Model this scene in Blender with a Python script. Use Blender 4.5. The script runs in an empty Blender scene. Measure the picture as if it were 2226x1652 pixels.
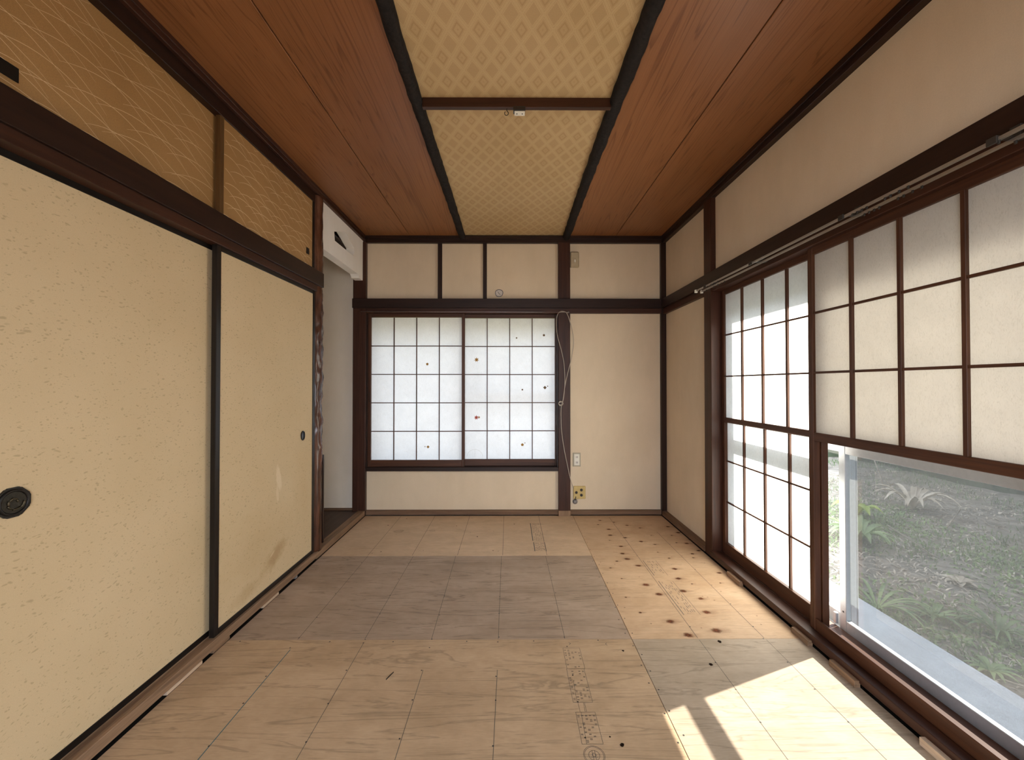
import bpy, bmesh, math, random
from mathutils import Vector, Matrix, noise as mnoise
random.seed(11)
S = bpy.context.scene
C = S.collection
PI = math.pi

# ------------------------------------------------------------------ camera, sky, sun, exposure
F_PX, CAM_H = 884.0, 1.155
cam_d = bpy.data.cameras.new('camera'); cam = bpy.data.objects.new('camera', cam_d); C.objects.link(cam)
cam_d.sensor_width = 36.0; cam_d.lens = F_PX / 2226 * 36.0; cam_d.clip_start = 0.02
cam.location = (0, 0, CAM_H)
cam.rotation_euler = (PI / 2 + math.atan(10 / F_PX), 0, -math.atan(4 / F_PX))
S.camera = cam

W = bpy.data.worlds.new('world'); S.world = W; W.use_nodes = True
bg = W.node_tree.nodes['Background']
bg.inputs['Color'].default_value = (0.80, 0.88, 1.0, 1); bg.inputs['Strength'].default_value = 6.0

SUN_DIR = Vector((-0.932, -0.363, -0.971)).normalized()      # direction the light travels
sun_d = bpy.data.lights.new('sun', 'SUN'); sun = bpy.data.objects.new('sun', sun_d); C.objects.link(sun)
sun_d.energy = 48.0; sun_d.angle = math.radians(0.6); sun_d.color = (1.0, 0.935, 0.85)
sun.rotation_euler = SUN_DIR.to_track_quat('-Z', 'Y').to_euler()
sun.location = (6, 4, 6)

vs = S.view_settings
vs.view_transform = 'Standard'; vs.look = 'None'; vs.gamma = 1.0; vs.use_curve_mapping = False; vs.exposure = 0.46
cy = S.cycles
cy.use_denoising = True
try: cy.denoiser = 'OPENIMAGEDENOISE'
except Exception: pass
cy.max_bounces = 14; cy.diffuse_bounces = 9; cy.transparent_max_bounces = 24; cy.sample_clamp_indirect = 12.0
cy.caustics_reflective = False; cy.caustics_refractive = False

# ------------------------------------------------------------------ materials
class NT:
    def __init__(s, name):
        s.m = bpy.data.materials.new(name); s.m.use_nodes = True
        s.t = s.m.node_tree; s.t.nodes.clear()
        s.out = s.t.nodes.new('ShaderNodeOutputMaterial')
    def n(s, typ, props=None, **ins):
        nd = s.t.nodes.new('ShaderNode' + typ)
        for k, v in (props or {}).items(): setattr(nd, k, v)
        for k, v in ins.items():
            key = int(k[1:]) if k[0] == 'i' and k[1:].isdigit() else k.replace('_', ' ')
            s.put(nd.inputs[key], v)
        return nd
    def put(s, sock, v):
        if isinstance(v, bpy.types.NodeSocket): s.t.links.new(v, sock)
        elif isinstance(v, bpy.types.Node): s.t.links.new(v.outputs[0], sock)
        else:
            if isinstance(v, (tuple, list)) and len(v) == 3 and sock.type == 'RGBA': v = (*v, 1)
            sock.default_value = v
    def math(s, op, a, b=0.0, c=0.0, clamp=False):
        return s.n('Math', {'operation': op, 'use_clamp': clamp}, i0=a, i1=b, i2=c).outputs[0]
    def obj(s, scale=(1, 1, 1), rot=(0, 0, 0), loc=(0, 0, 0)):
        tc = s.t.nodes.new('ShaderNodeTexCoord')
        return s.n('Mapping', None, Vector=tc.outputs['Object'], Scale=scale, Rotation=rot, Location=loc).outputs[0]
    def noise(s, vec, scale=1.0, detail=4, rough=0.55, dist=0.0):
        return s.n('TexNoise', None, Vector=vec, Scale=scale, Detail=detail, Roughness=rough, Distortion=dist).outputs['Fac']
    def ramp(s, fac, stops):
        r = s.t.nodes.new('ShaderNodeValToRGB'); s.put(r.inputs['Fac'], fac)
        e = r.color_ramp.elements
        while len(e) < len(stops): e.new(0.5)
        for el, (p, c) in zip(e, stops):
            el.position = p; el.color = (*c, 1) if len(c) == 3 else c
        return r.outputs['Color']
    def mix(s, fac, a, b, mode='MIX'):
        m = s.t.nodes.new('ShaderNodeMix'); m.data_type = 'RGBA'; m.blend_type = mode
        s.put(m.inputs[0], fac); s.put(m.inputs[6], a); s.put(m.inputs[7], b)
        return m.outputs[2]
    def bump(s, h, strength=0.2, dist=0.002):
        return s.n('Bump', None, Height=h, Strength=strength, Distance=dist).outputs[0]
    def pbr(s, col, rough=0.6, metal=0.0, normal=None, spec=0.5):
        b = s.n('BsdfPrincipled'); s.put(b.inputs['Base Color'], col); s.put(b.inputs['Roughness'], rough)
        s.put(b.inputs['Metallic'], metal); s.put(b.inputs['Specular IOR Level'], spec)
        if normal is not None: s.put(b.inputs['Normal'], normal)
        s.t.links.new(b.outputs[0], s.out.inputs[0]); return s.m
    def surf(s, sh):
        s.put(s.out.inputs[0], sh); return s.m

_w = {}
def wood(kind, axis):
    key = (kind, axis)
    if key in _w: return _w[key]
    c1, c2, rough, fine = {
        'dark':   ((0.013, 0.0055, 0.0038), (0.030, 0.0125, 0.0078), 0.42, 0.5),
        'brown':  ((0.028, 0.0098, 0.0056), (0.064, 0.0235, 0.0128), 0.42, 0.6),
        'shoji':  ((0.045, 0.0155, 0.0072), (0.100, 0.038, 0.0175), 0.45, 0.6),
        'sill':   ((0.165, 0.098, 0.056), (0.330, 0.205, 0.122), 0.65, 0.9),
        'base':   ((0.120, 0.065, 0.036), (0.210, 0.125, 0.075), 0.7, 0.9),
        'raw':    ((0.50, 0.36, 0.24), (0.66, 0.50, 0.36), 0.75, 0.5),
        'toko':   ((0.040, 0.021, 0.013), (0.072, 0.039, 0.025), 0.5, 0.5),
        'black':  ((0.008, 0.006, 0.005), (0.016, 0.012, 0.010), 0.32, 0.3),
        'amber':  ((0.090, 0.045, 0.016), (0.150, 0.078, 0.030), 0.4, 0.5),
    }[kind]
    t = NT('wood_%s_%s' % (kind, axis))
    sc = [38, 38, 38]; sc['xyz'.index(axis)] = 2.2
    v = t.obj(tuple(sc))
    g = t.noise(v, 1.0, 6, 0.6, 0.4)
    sc2 = [170, 170, 170]; sc2['xyz'.index(axis)] = 6
    g2 = t.noise(t.obj(tuple(sc2)), 1.0, 3, 0.6)
    col = t.ramp(g, [(0.3, c1), (0.7, c2)])
    k = t.ramp(g2, [(0.3, (1 - 0.3 * fine,) * 3), (0.7, (1 + 0.12 * fine,) * 3)])
    col = t.mix(1.0, col, k, 'MULTIPLY')
    _w[key] = t.pbr(col, rough, 0, t.bump(g2, 0.15, 0.001), 0.3)
    return _w[key]

def simple(name, col, rough=0.6, metal=0.0, var=0.0, scale=30, bump=0.0, spec=0.5):
    t = NT(name)
    nz = t.noise(t.obj(), scale, 5, 0.6)
    a = tuple(c * (1 - var) for c in col); b = tuple(min(1, c * (1 + var)) for c in col)
    return t.pbr(t.ramp(nz, [(0.3, a), (0.7, b)]), rough, metal, t.bump(nz, bump, 0.002) if bump else None, spec)

def plaster(name, col, stain=0.10):
    t = NT(name)
    big = t.noise(t.obj(), 1.7, 4, 0.6); fine = t.noise(t.obj(), 260, 3, 0.6); mid = t.noise(t.obj((1, 1, .35)), 9, 4, 0.6)
    c = t.ramp(big, [(0.3, tuple(x * (1 - stain) for x in col)), (0.7, col)])
    c = t.mix(1.0, c, t.ramp(mid, [(0.3, (.96, .955, .94)), (0.6, (1, 1, 1))]), 'MULTIPLY')
    c = t.mix(1.0, c, t.ramp(fine, [(0.3, (.94,) * 3), (0.7, (1, 1, 1))]), 'MULTIPLY')
    return t.pbr(c, 0.9, 0, t.bump(fine, 0.25, 0.001), 0.2)
M_PLASTER = plaster('plaster_cream', (0.735, 0.602, 0.435))
M_PLASTER_GREY = plaster('plaster_grey', (0.77, 0.69, 0.585))
M_PLASTER_WHITE = plaster('plaster_white', (0.90, 0.855, 0.79), 0.04)
M_SHELL = plaster('outer_render', (0.40, 0.37, 0.33))

def ceiling_wood():
    t = NT('ceiling_board_wood')
    v = t.obj((9, 0.26, 9)); w = t.noise(v, 1.0, 3, 0.5, 1.2)
    lines = t.math('FRACT', t.math('MULTIPLY', w, 13.0))
    lin = t.ramp(lines, [(0.0, (.55, .46, .40)), (0.22, (1, 1, 1)), (0.93, (1, 1, 1)), (1.0, (.55, .46, .40))])
    fine = t.noise(t.obj((240, 5, 240)), 1.0, 3, 0.6)
    base = t.ramp(t.noise(t.obj((2.2, 0.5, 2)), 1.0, 3, 0.5, 0.5), [(0.3, (0.228, 0.090, 0.032)), (0.7, (0.295, 0.123, 0.048))])
    c = t.mix(0.75, base, lin, 'MULTIPLY')
    c = t.mix(1.0, c, t.ramp(fine, [(0.3, (.86, .84, .82)), (0.7, (1.04,) * 3)]), 'MULTIPLY')
    return t.pbr(c, 0.42, 0, t.bump(fine, 0.08, 0.001), 0.35)
M_CEIL = ceiling_wood()

def diamond_paper():
    t = NT('diamond_wallpaper')
    tc = t.t.nodes.new('ShaderNodeTexCoord'); sp = t.n('SeparateXYZ', None, Vector=tc.outputs['Object'])
    u = t.math('DIVIDE', t.math('ADD', sp.outputs[0], 5.014), 0.079); v = t.math('DIVIDE', t.math('ADD', sp.outputs[1], 5.0), 0.130)
    a = t.math('ADD', u, v); b = t.math('SUBTRACT', u, v)
    a5 = t.math('ADD', a, 0.5); b5 = t.math('ADD', b, 100.5)
    ia = t.math('FLOOR', a5); ib = t.math('FLOOR', b5)
    da = t.math('ABSOLUTE', t.math('SUBTRACT', t.math('FRACT', a5), 0.5)); db = t.math('ABSOLUTE', t.math('SUBTRACT', t.math('FRACT', b5), 0.5))
    m = t.math('MAXIMUM', da, db)                       # 0 centre .. 0.5 edge of the diamond
    par = t.math('ABSOLUTE', t.math('SUBTRACT', t.math('MODULO', t.math('ADD', ia, ib), 2.0), 0.0))
    even = t.math('LESS_THAN', par, 0.5)
    def band(c, w):
        return t.math('SUBTRACT', 1.0, t.math('DIVIDE', t.math('ABSOLUTE', t.math('SUBTRACT', m, c)), w), clamp=True)
    light = t.math('MAXIMUM', band(0.47, 0.03), t.math('MULTIPLY', band(0.385, 0.028), 0.8))
    eye = t.math('MULTIPLY', even, t.math('MAXIMUM', band(0.24, 0.07), t.math('MULTIPLY', band(0.0, 0.07), 0.8)))
    speck = t.noise(t.obj(), 330, 3, 0.7); big = t.noise(t.obj(), 2.3, 4, 0.6)
    col = t.ramp(big, [(0.3, (0.46, 0.315, 0.155)), (0.7, (0.52, 0.365, 0.195))])
    col = t.mix(t.math('MULTIPLY', light, 0.42), col, (0.68, 0.52, 0.30))
    col = t.mix(t.math('MULTIPLY', eye, 0.5), col, (0.34, 0.205, 0.085))
    blank = t.math('MULTIPLY', t.math('SUBTRACT', 1.0, even), t.math('LESS_THAN', m, 0.34))
    col = t.mix(t.math('MULTIPLY', blank, t.math('MULTIPLY', speck, 0.4)), col, (0.36, 0.235, 0.11))
    col = t.mix(1.0, col, t.ramp(speck, [(0.3, (.88, .87, .85)), (0.7, (1.05,) * 3)]), 'MULTIPLY')
    return t.pbr(col, 0.75, 0, None, 0.25)
M_DIAMOND = diamond_paper()

def fusuma_paper(name, marks=()):
    t = NT(name)
    wob = t.n('TexNoise', None, Vector=t.obj(), Scale=14.0, Detail=2.0)
    def flecks(rot, loc, stretch, lo, hi, sc):
        v = t.obj((1, 1, stretch), (rot, 0, 0), loc)
        vv = t.n('VectorMath', {'operation': 'ADD'}, i0=v, i1=t.n('VectorMath', {'operation': 'SCALE'}, i0=wob.outputs['Color'], Scale=0.07).outputs[0]).outputs[0]
        vo = t.n('TexVoronoi', {'voronoi_dimensions': '3D', 'feature': 'F1'}, Vector=vv, Scale=sc)
        r = t.n('SeparateColor', None, Color=vo.outputs['Color']).outputs[0]
        thr = t.math('MULTIPLY', t.math('POWER', r, 2.3), hi, 0); thr = t.math('ADD', thr, lo)
        return t.math('MULTIPLY', t.math('SUBTRACT', 1.0, t.math('DIVIDE', vo.outputs['Distance'], thr), clamp=True), 2.2, clamp=True)
    f = t.math('MAXIMUM', flecks(0.9, (0.31, .2, .1), 1.9, 0.02, 0.40, 56.0), flecks(-0.7, (.7, .4, .3), 1.7, 0.0, 0.37, 62.0))
    f = t.math('MAXIMUM', f, t.math('MULTIPLY', flecks(0.2, (.1, .9, .5), 1.5, 0.0, 0.40, 100.0), 0.75))
    big = t.noise(t.obj(), 2.0, 4, 0.6); fine = t.noise(t.obj(), 400, 2, 0.6)
    col = t.ramp(big, [(0.3, (0.585, 0.445, 0.262)), (0.7, (0.64, 0.495, 0.305))])
    col = t.mix(t.math('MULTIPLY', f, 0.48), col, (0.32, 0.24, 0.135))
    col = t.mix(1.0, col, t.ramp(fine, [(0.3, (.95,) * 3), (0.7, (1.02,) * 3)]), 'MULTIPLY')
    if marks:
        tc = t.t.nodes.new('ShaderNodeTexCoord'); sp = t.n('SeparateXYZ', None, Vector=tc.outputs['Object']); ragged = t.noise(t.obj(), 22, 4, 0.6)
        for (y0, z0, ry, rz, a, k, soft, c) in marks:          # worn or stained patches of the paper itself
            dy = t.math('SUBTRACT', sp.outputs[1], y0); dz = t.math('SUBTRACT', sp.outputs[2], z0)
            p = t.math('DIVIDE', t.math('ADD', t.math('MULTIPLY', dy, math.cos(a)), t.math('MULTIPLY', dz, math.sin(a))), ry)
            q = t.math('DIVIDE', t.math('SUBTRACT', t.math('MULTIPLY', dz, math.cos(a)), t.math('MULTIPLY', dy, math.sin(a))), rz)
            r2 = t.math('SQRT', t.math('ADD', t.math('MULTIPLY', p, p), t.math('MULTIPLY', q, q)))
            m = t.math('MULTIPLY', t.math('SUBTRACT', t.math('ADD', 1.0, t.math('MULTIPLY', t.math('SUBTRACT', ragged, 0.5), 0.9)), r2), soft, clamp=True)
            col = t.mix(t.math('MULTIPLY', m, k), col, c)
    return t.pbr(col, 0.7, 0, None, 0.3)
M_FUSUMA = fusuma_paper('fleck_paper')
M_FUSUMA_WORN = fusuma_paper('fleck_paper_worn', [(2.10, .30, .42, .26, .3, .22, 1.2, (.42, .27, .11)), (2.255, .215, .15, .060, .42, .55, 1.5, (.33, .20, .08)), (2.02, .135, .15, .045, .1, .35, 1.5, (.36, .23, .10)), (2.285, .63, .027, .085, .18, .85, 3.0, (.72, .585, .40)), (2.272, .545, .015, .05, .1, .7, 3.0, (.70, .56, .38)), (2.225, .235, .028, .005, .5, .7, 3.0, (.66, .52, .33)), (2.55, .60, .14, .55, 0, .18, 1.2, (.46, .30, .13))])
def gold_paper():
    t = NT('gold_paper'); fine = t.noise(t.obj(), 420, 3, 0.7); big = t.noise(t.obj(), 3, 3)
    c = t.ramp(big, [(0.3, (0.37, 0.205, 0.075)), (0.7, (0.43, 0.245, 0.095))])
    return t.pbr(t.mix(1.0, c, t.ramp(fine, [(0.3, (.82,) * 3), (0.7, (1.1,) * 3)]), 'MULTIPLY'), 0.55, 0, None, 0.4)
M_GOLD = gold_paper()
M_ARC = simple('pale_gold_print', (0.74, 0.54, 0.34), 0.5)

def ply(name, c1, c2, grain, rotz=0.0, seed=0.0, contrast=0.5):
    t = NT(name)
    v = t.obj((0.9, 11, 1), (0, 0, rotz), (seed, seed * 2, 0)); n = t.noise(v, 1.0, 5, 0.55, 1.1)
    lines = t.math('FRACT', t.math('MULTIPLY', n, 7.0))
    l = t.ramp(lines, [(0.0, (grain,) * 3), (0.18, (1, 1, 1)), (0.92, (1, 1, 1)), (1.0, (grain,) * 3)])
    base = t.ramp(t.noise(t.obj((1.2, 3.2, 1), (0, 0, rotz), (seed, 0, 0)), 1.6, 5, 0.6, 0.6), [(0.28, c1), (0.72, c2)])
    fine = t.noise(t.obj((26, 260, 1), (0, 0, rotz)), 1.0, 3, 0.6); blotch = t.noise(t.obj(), 9, 4, 0.65)
    c = t.mix(contrast, base, l, 'MULTIPLY')
    c = t.mix(1.0, c, t.ramp(fine, [(0.3, (.90, .89, .87)), (0.7, (1.04,) * 3)]), 'MULTIPLY')
    c = t.mix(1.0, c, t.ramp(blotch, [(0.3, (.90, .89, .87)), (0.6, (1, 1, 1))]), 'MULTIPLY')
    return t.pbr(c, 0.62, 0, t.bump(fine, 0.06, 0.0006), 0.35)
M_PLY = ply('plywood_pale', (0.43, 0.293, 0.175), (0.57, 0.405, 0.255), 0.60, 0, 1.3, 0.7)
M_PLYA = ply('plywood_far_lit', (0.55, 0.385, 0.245), (0.70, 0.515, 0.35), 0.72, 0, 3.3, 0.35)  # near sheet's plywood lightened: brighter far light put into the colour
M_PLY2 = ply('plywood_pine', (0.50, 0.325, 0.190), (0.66, 0.465, 0.300), 0.72, 0, 4.1, 0.5)
M_PLY3 = ply('plywood_grey', (0.37, 0.285, 0.20), (0.49, 0.385, 0.285), 0.62, 0, 7.7, 0.75)
M_PLYB = ply('plywood_lauan', (0.345, 0.250, 0.178), (0.465, 0.350, 0.262), 0.62, 0.03, 2.2, 0.8)
M_INK = simple('stamp_ink', (0.11, 0.095, 0.08), 0.8)
M_CHALK = simple('pencil_line', (0.085, 0.075, 0.06), 0.8)
M_CHALKB = simple('blue_chalk_line', (0.045, 0.12, 0.14), 0.8)
M_NAIL = simple('nail_head_steel', (0.03, 0.025, 0.022), 0.5, 0.3)

def alpha_mat(name, col):
    t = NT(name); at = t.n('Attribute', {'attribute_name': 'dens'})
    d = t.n('BsdfDiffuse', None, Color=col); tr = t.n('BsdfTransparent')
    return t.surf(t.n('MixShader', None, Fac=at.outputs['Fac'], i1=tr.outputs[0], i2=d.outputs[0]).outputs[0])
M_KNOT = alpha_mat('knot_brown', (0.19, 0.072, 0.038)); M_HOLE = alpha_mat('knot_dark', (0.02, 0.012, 0.009))

def shoji_paper(name, col, tr):
    t = NT(name)
    fib = t.noise(t.obj((150, 150, 60)), 1.0, 4, 0.7, 1.8); cloud = t.noise(t.obj(), 12, 4, 0.6)
    c = t.mix(1.0, t.ramp(fib, [(0.30, (.86, .855, .84)), (0.50, (1, 1, 1))]), t.ramp(cloud, [(0.3, (.93,) * 3), (0.7, (1,) * 3)]), 'MULTIPLY')
    c = t.mix(1.0, c, col, 'MULTIPLY')
    return t.surf(t.n('MixShader', None, Fac=tr, i1=t.n('BsdfDiffuse', None, Color=c).outputs[0], i2=t.n('BsdfTranslucent', None, Color=c).outputs[0]).outputs[0])
M_PAPER = shoji_paper('shoji_paper', (0.95, 0.94, 0.91), 0.58)
M_PAPER_B = shoji_paper('dimmed_shoji_paper', (0.70, 0.71, 0.72), 0.27)  # darker, less transmissive copy: dims the back window through its colour
M_PAPER_NEAR = shoji_paper('toned_down_shoji_paper', (0.82, 0.785, 0.725), 0.49)  # darkened copy of the paper, holds down the nearer screen's brightness
def thin_glass():
    t = NT('window_glass'); g = t.n('NewGeometry')
    dt = t.math('ABSOLUTE', t.n('VectorMath', {'operation': 'DOT_PRODUCT'}, i0=g.outputs['Normal'], i1=g.outputs['Incoming']).outputs['Value'])
    fr = t.math('ADD', t.math('MULTIPLY', t.math('POWER', t.math('SUBTRACT', 1.0, dt), 5.0), 0.6), 0.05)   # two-sided Fresnel of a thin pane
    return t.surf(t.n('MixShader', None, Fac=fr, i1=t.n('BsdfTransparent', None, Color=(.92, .95, .94)).outputs[0], i2=t.n('BsdfGlossy', None, Color=(1, 1, 1), Roughness=0.02).outputs[0]).outputs[0])
M_GLASS = thin_glass()
def screen_mesh():
    t = NT('insect_screen_mesh')
    wv = t.noise(t.obj((1, 420, 420)), 1.0, 2, 0.6); f = t.math('ADD', t.math('MULTIPLY', wv, 0.12), 0.735)
    th = t.n('MixShader', None, Fac=0.5, i1=t.n('BsdfDiffuse', None, Color=(.024, .0255, .027)).outputs[0], i2=t.n('BsdfTranslucent', None, Color=(.024, .0255, .027)).outputs[0])
    return t.surf(t.n('MixShader', None, Fac=f, i1=t.n('BsdfTransparent').outputs[0], i2=th.outputs[0]).outputs[0])
M_SCREEN = screen_mesh()
M_ALU = simple('brushed_aluminium', (0.42, 0.44, 0.46), 0.45, 0.35, 0.05, 60)
M_RAIL = simple('nickel_rail', (0.50, 0.485, 0.47), 0.35, 0.9, 0.05, 60)
M_STEEL = simple('black_iron', (0.02, 0.017, 0.015), 0.4, 0.6)
M_BARK = simple('dark_bark', (0.013, 0.010, 0.009), 0.85, 0, 0.5, 70, 1.0, 0.25)
M_WHITEPL = simple('white_plastic', (0.72, 0.69, 0.60), 0.4, 0, 0.03)
M_BEIGEPL = simple('beige_plastic', (0.42, 0.34, 0.22), 0.45, 0, 0.1)
M_YELLOWPL = simple('yellowed_plastic', (0.52, 0.38, 0.14), 0.45, 0, 0.12)
M_BLACKPL = simple('black_plastic', (0.015, 0.012, 0.012), 0.35)
M_GREYPL = simple('grey_plastic', (0.20, 0.18, 0.17), 0.45)
M_CABLE = simple('pale_cable', (0.42, 0.36, 0.30), 0.5)
M_SOIL = simple('dry_soil', (0.20, 0.175, 0.15), 0.95, 0, 0.5, 9, 0.5, 0.1)
M_CONC = simple('concrete', (0.52, 0.545, 0.60), 0.85, 0, 0.12, 7, 0.2, 0.1)
M_RAIL_DK = simple('dark_steel', (0.05, 0.045, 0.04), 0.5, 0.5)  # plain dark metal of brackets, runners and the sash screw

def log_mat():
    t = NT('polished_log')
    n = t.noise(t.obj((26, 26, 3.2)), 1.0, 5, 0.6, 0.8); f = t.noise(t.obj((90, 90, 14)), 1.0, 4, 0.6)
    c = t.ramp(n, [(0.30, (0.028, 0.010, 0.006)), (0.55, (0.095, 0.034, 0.017)), (0.72, (0.17, 0.075, 0.045))])
    return t.pbr(t.mix(1.0, c, t.ramp(f, [(0.3, (.7,) * 3), (0.7, (1.1,) * 3)]), 'MULTIPLY'), 0.27, 0, t.bump(f, 0.3, 0.002), 0.6)
M_LOG = log_mat()
def leafy(name, c1, c2, tr=0.35, sc=6):
    t = NT(name); nz = t.noise(t.obj(), sc, 3, 0.6); c = t.ramp(nz, [(0.3, c1), (0.7, c2)])
    g = t.n('BsdfPrincipled', None, Base_Color=c, Roughness=0.4)
    return t.surf(t.n('MixShader', None, Fac=tr, i1=g.outputs[0], i2=t.n('BsdfTranslucent', None, Color=c).outputs[0]).outputs[0])
M_GRASS = leafy('weed_green', (0.09, 0.14, 0.065), (0.22, 0.30, 0.13))
M_LEAF = leafy('leaf_green', (0.14, 0.20, 0.09), (0.34, 0.44, 0.19))
M_LEAFY = leafy('leaf_lime', (0.28, 0.38, 0.06), (0.42, 0.50, 0.10))
M_DRY = leafy('dry_leaf', (0.30, 0.24, 0.18), (0.62, 0.54, 0.44), 0.15)
M_TWIG = simple('grey_twig', (0.22, 0.18, 0.14), 0.8, 0, 0.3)
M_TINT = leafy('green_tint_plastic', (0.34, 0.42, 0.07), (0.40, 0.48, 0.10), 0.6, 2)  # for the added sheet that tints the back window
M_MAPLE_R = simple('red_maple_paper', (0.42, 0.06, 0.03), 0.7)
M_MAPLE_O = simple('ochre_maple_paper', (0.36, 0.19, 0.035), 0.7)
M_MAPLE_B = simple('brown_maple_paper', (0.13, 0.075, 0.035), 0.7)

# ------------------------------------------------------------------ mesh helpers
def link(name, me, mat=None, parent=None):
    o = bpy.data.objects.new(name, me); C.objects.link(o)
    if mat is not None: me.materials.append(mat)
    if parent is not None:
        o.parent = parent
        o.matrix_parent_inverse = wmat(parent).inverted()
    return o
def wmat(o):
    m = o.matrix_basis.copy()
    if o.parent is not None: m = wmat(o.parent) @ o.matrix_parent_inverse @ m
    return m
def mesh(name, verts, faces, mat=None, parent=None, smooth=False):
    me = bpy.data.meshes.new(name); me.from_pydata([tuple(v) for v in verts], [], faces); me.update()
    if smooth: me.polygons.foreach_set('use_smooth', [True] * len(me.polygons))
    return link(name, me, mat, parent)
def boxes(name, lst, mat, parent=None, bevel=0.0015):
    bm = bmesh.new()
    for (x0, x1, y0, y1, z0, z1) in lst:
        r = bmesh.ops.create_cube(bm, size=1.0)
        bmesh.ops.scale(bm, vec=(abs(x1 - x0), abs(y1 - y0), abs(z1 - z0)), verts=r['verts'])
        bmesh.ops.translate(bm, vec=((x0 + x1) / 2, (y0 + y1) / 2, (z0 + z1) / 2), verts=r['verts'])
    if bevel: bmesh.ops.bevel(bm, geom=list(bm.edges), offset=bevel, segments=1, affect='EDGES', clamp_overlap=True)
    me = bpy.data.meshes.new(name); bm.to_mesh(me); bm.free()
    return link(name, me, mat, parent)
def box(name, x0, x1, y0, y1, z0, z1, mat, parent=None, bevel=0.0015):
    return boxes(name, [(x0, x1, y0, y1, z0, z1)], mat, parent, bevel)
def poly_prism(name, pts, axis, a0, a1, mat, parent=None):
    """outline in the two other axes, extruded along axis from a0 to a1"""
    n = len(pts); vs_, fs = [], []
    for a in (a0, a1):
        for (p, q) in pts:
            vs_.append({'x': (a, p, q), 'y': (p, a, q), 'z': (p, q, a)}[axis])
    fs.append(list(range(n))[::-1]); fs.append(list(range(n, 2 * n)))
    for i in range(n): fs.append([i, (i + 1) % n, n + (i + 1) % n, n + i])
    o = mesh(name, vs_, fs, mat, parent)
    bm = bmesh.new(); bm.from_mesh(o.data); bmesh.ops.recalc_face_normals(bm, faces=bm.faces); bm.to_mesh(o.data); bm.free()
    return o
def tube(name, pts, r, mat, parent=None, seg=8, closed=False):
    pts = [Vector(p) for p in pts]; n = len(pts); V, Fc = [], []
    prev = None
    for i, p in enumerate(pts):
        t = (pts[(i + 1) % n] - pts[i - 1]) if closed else (pts[min(i + 1, n - 1)] - pts[max(i - 1, 0)])
        t.normalize()
        if prev is None:
            u = t.orthogonal().normalized()
        else:
            u = (prev - t * prev.dot(t)).normalized()
        prev = u; w = t.cross(u)
        rr = r[i] if isinstance(r, (list, tuple)) else r
        for k in range(seg):
            a = 2 * PI * k / seg; V.append(p + (u * math.cos(a) + w * math.sin(a)) * rr)
    m = n if closed else n - 1
    for i in range(m):
        for k in range(seg):
            a, b = i * seg + k, i * seg + (k + 1) % seg; c, d = ((i + 1) % n) * seg + (k + 1) % seg, ((i + 1) % n) * seg + k
            Fc.append([a, b, c, d])
    if not closed: Fc += [list(range(seg))[::-1], list(range((n - 1) * seg, n * seg))]
    return mesh(name, V, Fc, mat, parent, True)
def disc(name, c, r, axis, mat, parent=None, depth=0.004, seg=24, ry=None):
    ry = ry or r
    pts = [(math.cos(2 * PI * k / seg) * r, math.sin(2 * PI * k / seg) * ry) for k in range(seg)]
    i = 'xyz'.index(axis); o2 = [j for j in range(3) if j != i]
    return poly_prism(name, [(c[o2[0]] + p, c[o2[1]] + q) for p, q in pts], axis, c[i] - depth / 2, c[i] + depth / 2, mat, parent)
def smooth_path(pts, n=8):
    P = [Vector(p) for p in pts]; out = []
    for i in range(len(P) - 1):
        p0, p1, p2, p3 = P[max(i - 1, 0)], P[i], P[i + 1], P[min(i + 2, len(P) - 1)]
        for k in range(n):
            t = k / n
            out.append(0.5 * ((2 * p1) + (-p0 + p2) * t + (2 * p0 - 5 * p1 + 4 * p2 - p3) * t * t + (-p0 + 3 * p1 - 3 * p2 + p3) * t ** 3))
    out.append(P[-1]); return out
def strips(name, segs, normal, mat, parent=None):
    """flat print: each seg = list of (point, width)"""
    V, Fc = [], []; nrm = Vector(normal)
    for seg in segs:
        base = len(V); n = len(seg)
        for i, (p, w) in enumerate(seg):
            t = (Vector(seg[min(i + 1, n - 1)][0]) - Vector(seg[max(i - 1, 0)][0])).normalized()
            s = nrm.cross(t) * (w / 2); V += [Vector(p) - s, Vector(p) + s]
        for i in range(n - 1): Fc.append([base + 2 * i, base + 2 * i + 2, base + 2 * i + 3, base + 2 * i + 1])
    return mesh(name, V, Fc, mat, parent)
def blots(name, lst, fn, mat, parent=None, rings=((0, .95), (.45, .85), (.75, .35), (1, 0))):
    """soft-edged spots: lst of (u, v, ru, rv, strength[, rot]); fn maps (u, v) to a point"""
    V, Fc, D = [], [], []; seg = 14
    for it in lst:
        u, v, ru, rv, k = it[:5]; rot = it[5] if len(it) > 5 else 0; b = len(V)
        jit = [1 + random.uniform(-.18, .18) for _ in range(seg)]
        for (rr, dn) in rings:
            for j in range(seg):
                a = 2 * PI * j / seg; p, q = math.cos(a) * rr * ru * jit[j], math.sin(a) * rr * rv * jit[j]
                V.append(fn(u + p * math.cos(rot) - q * math.sin(rot), v + p * math.sin(rot) + q * math.cos(rot))); D.append(dn * k)
        for i in range(len(rings) - 1):
            for j in range(seg):
                Fc.append([b + i * seg + j, b + i * seg + (j + 1) % seg, b + (i + 1) * seg + (j + 1) % seg, b + (i + 1) * seg + j])
    o = mesh(name, V, Fc, mat, parent)
    at = o.data.attributes.new('dens', 'FLOAT', 'POINT'); at.data.foreach_set('value', D)
    return o
def empty(name, loc=(0, 0, 0)):
    o = bpy.data.objects.new(name, None); C.objects.link(o); o.location = loc; o.empty_display_size = 0.05; return o
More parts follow.
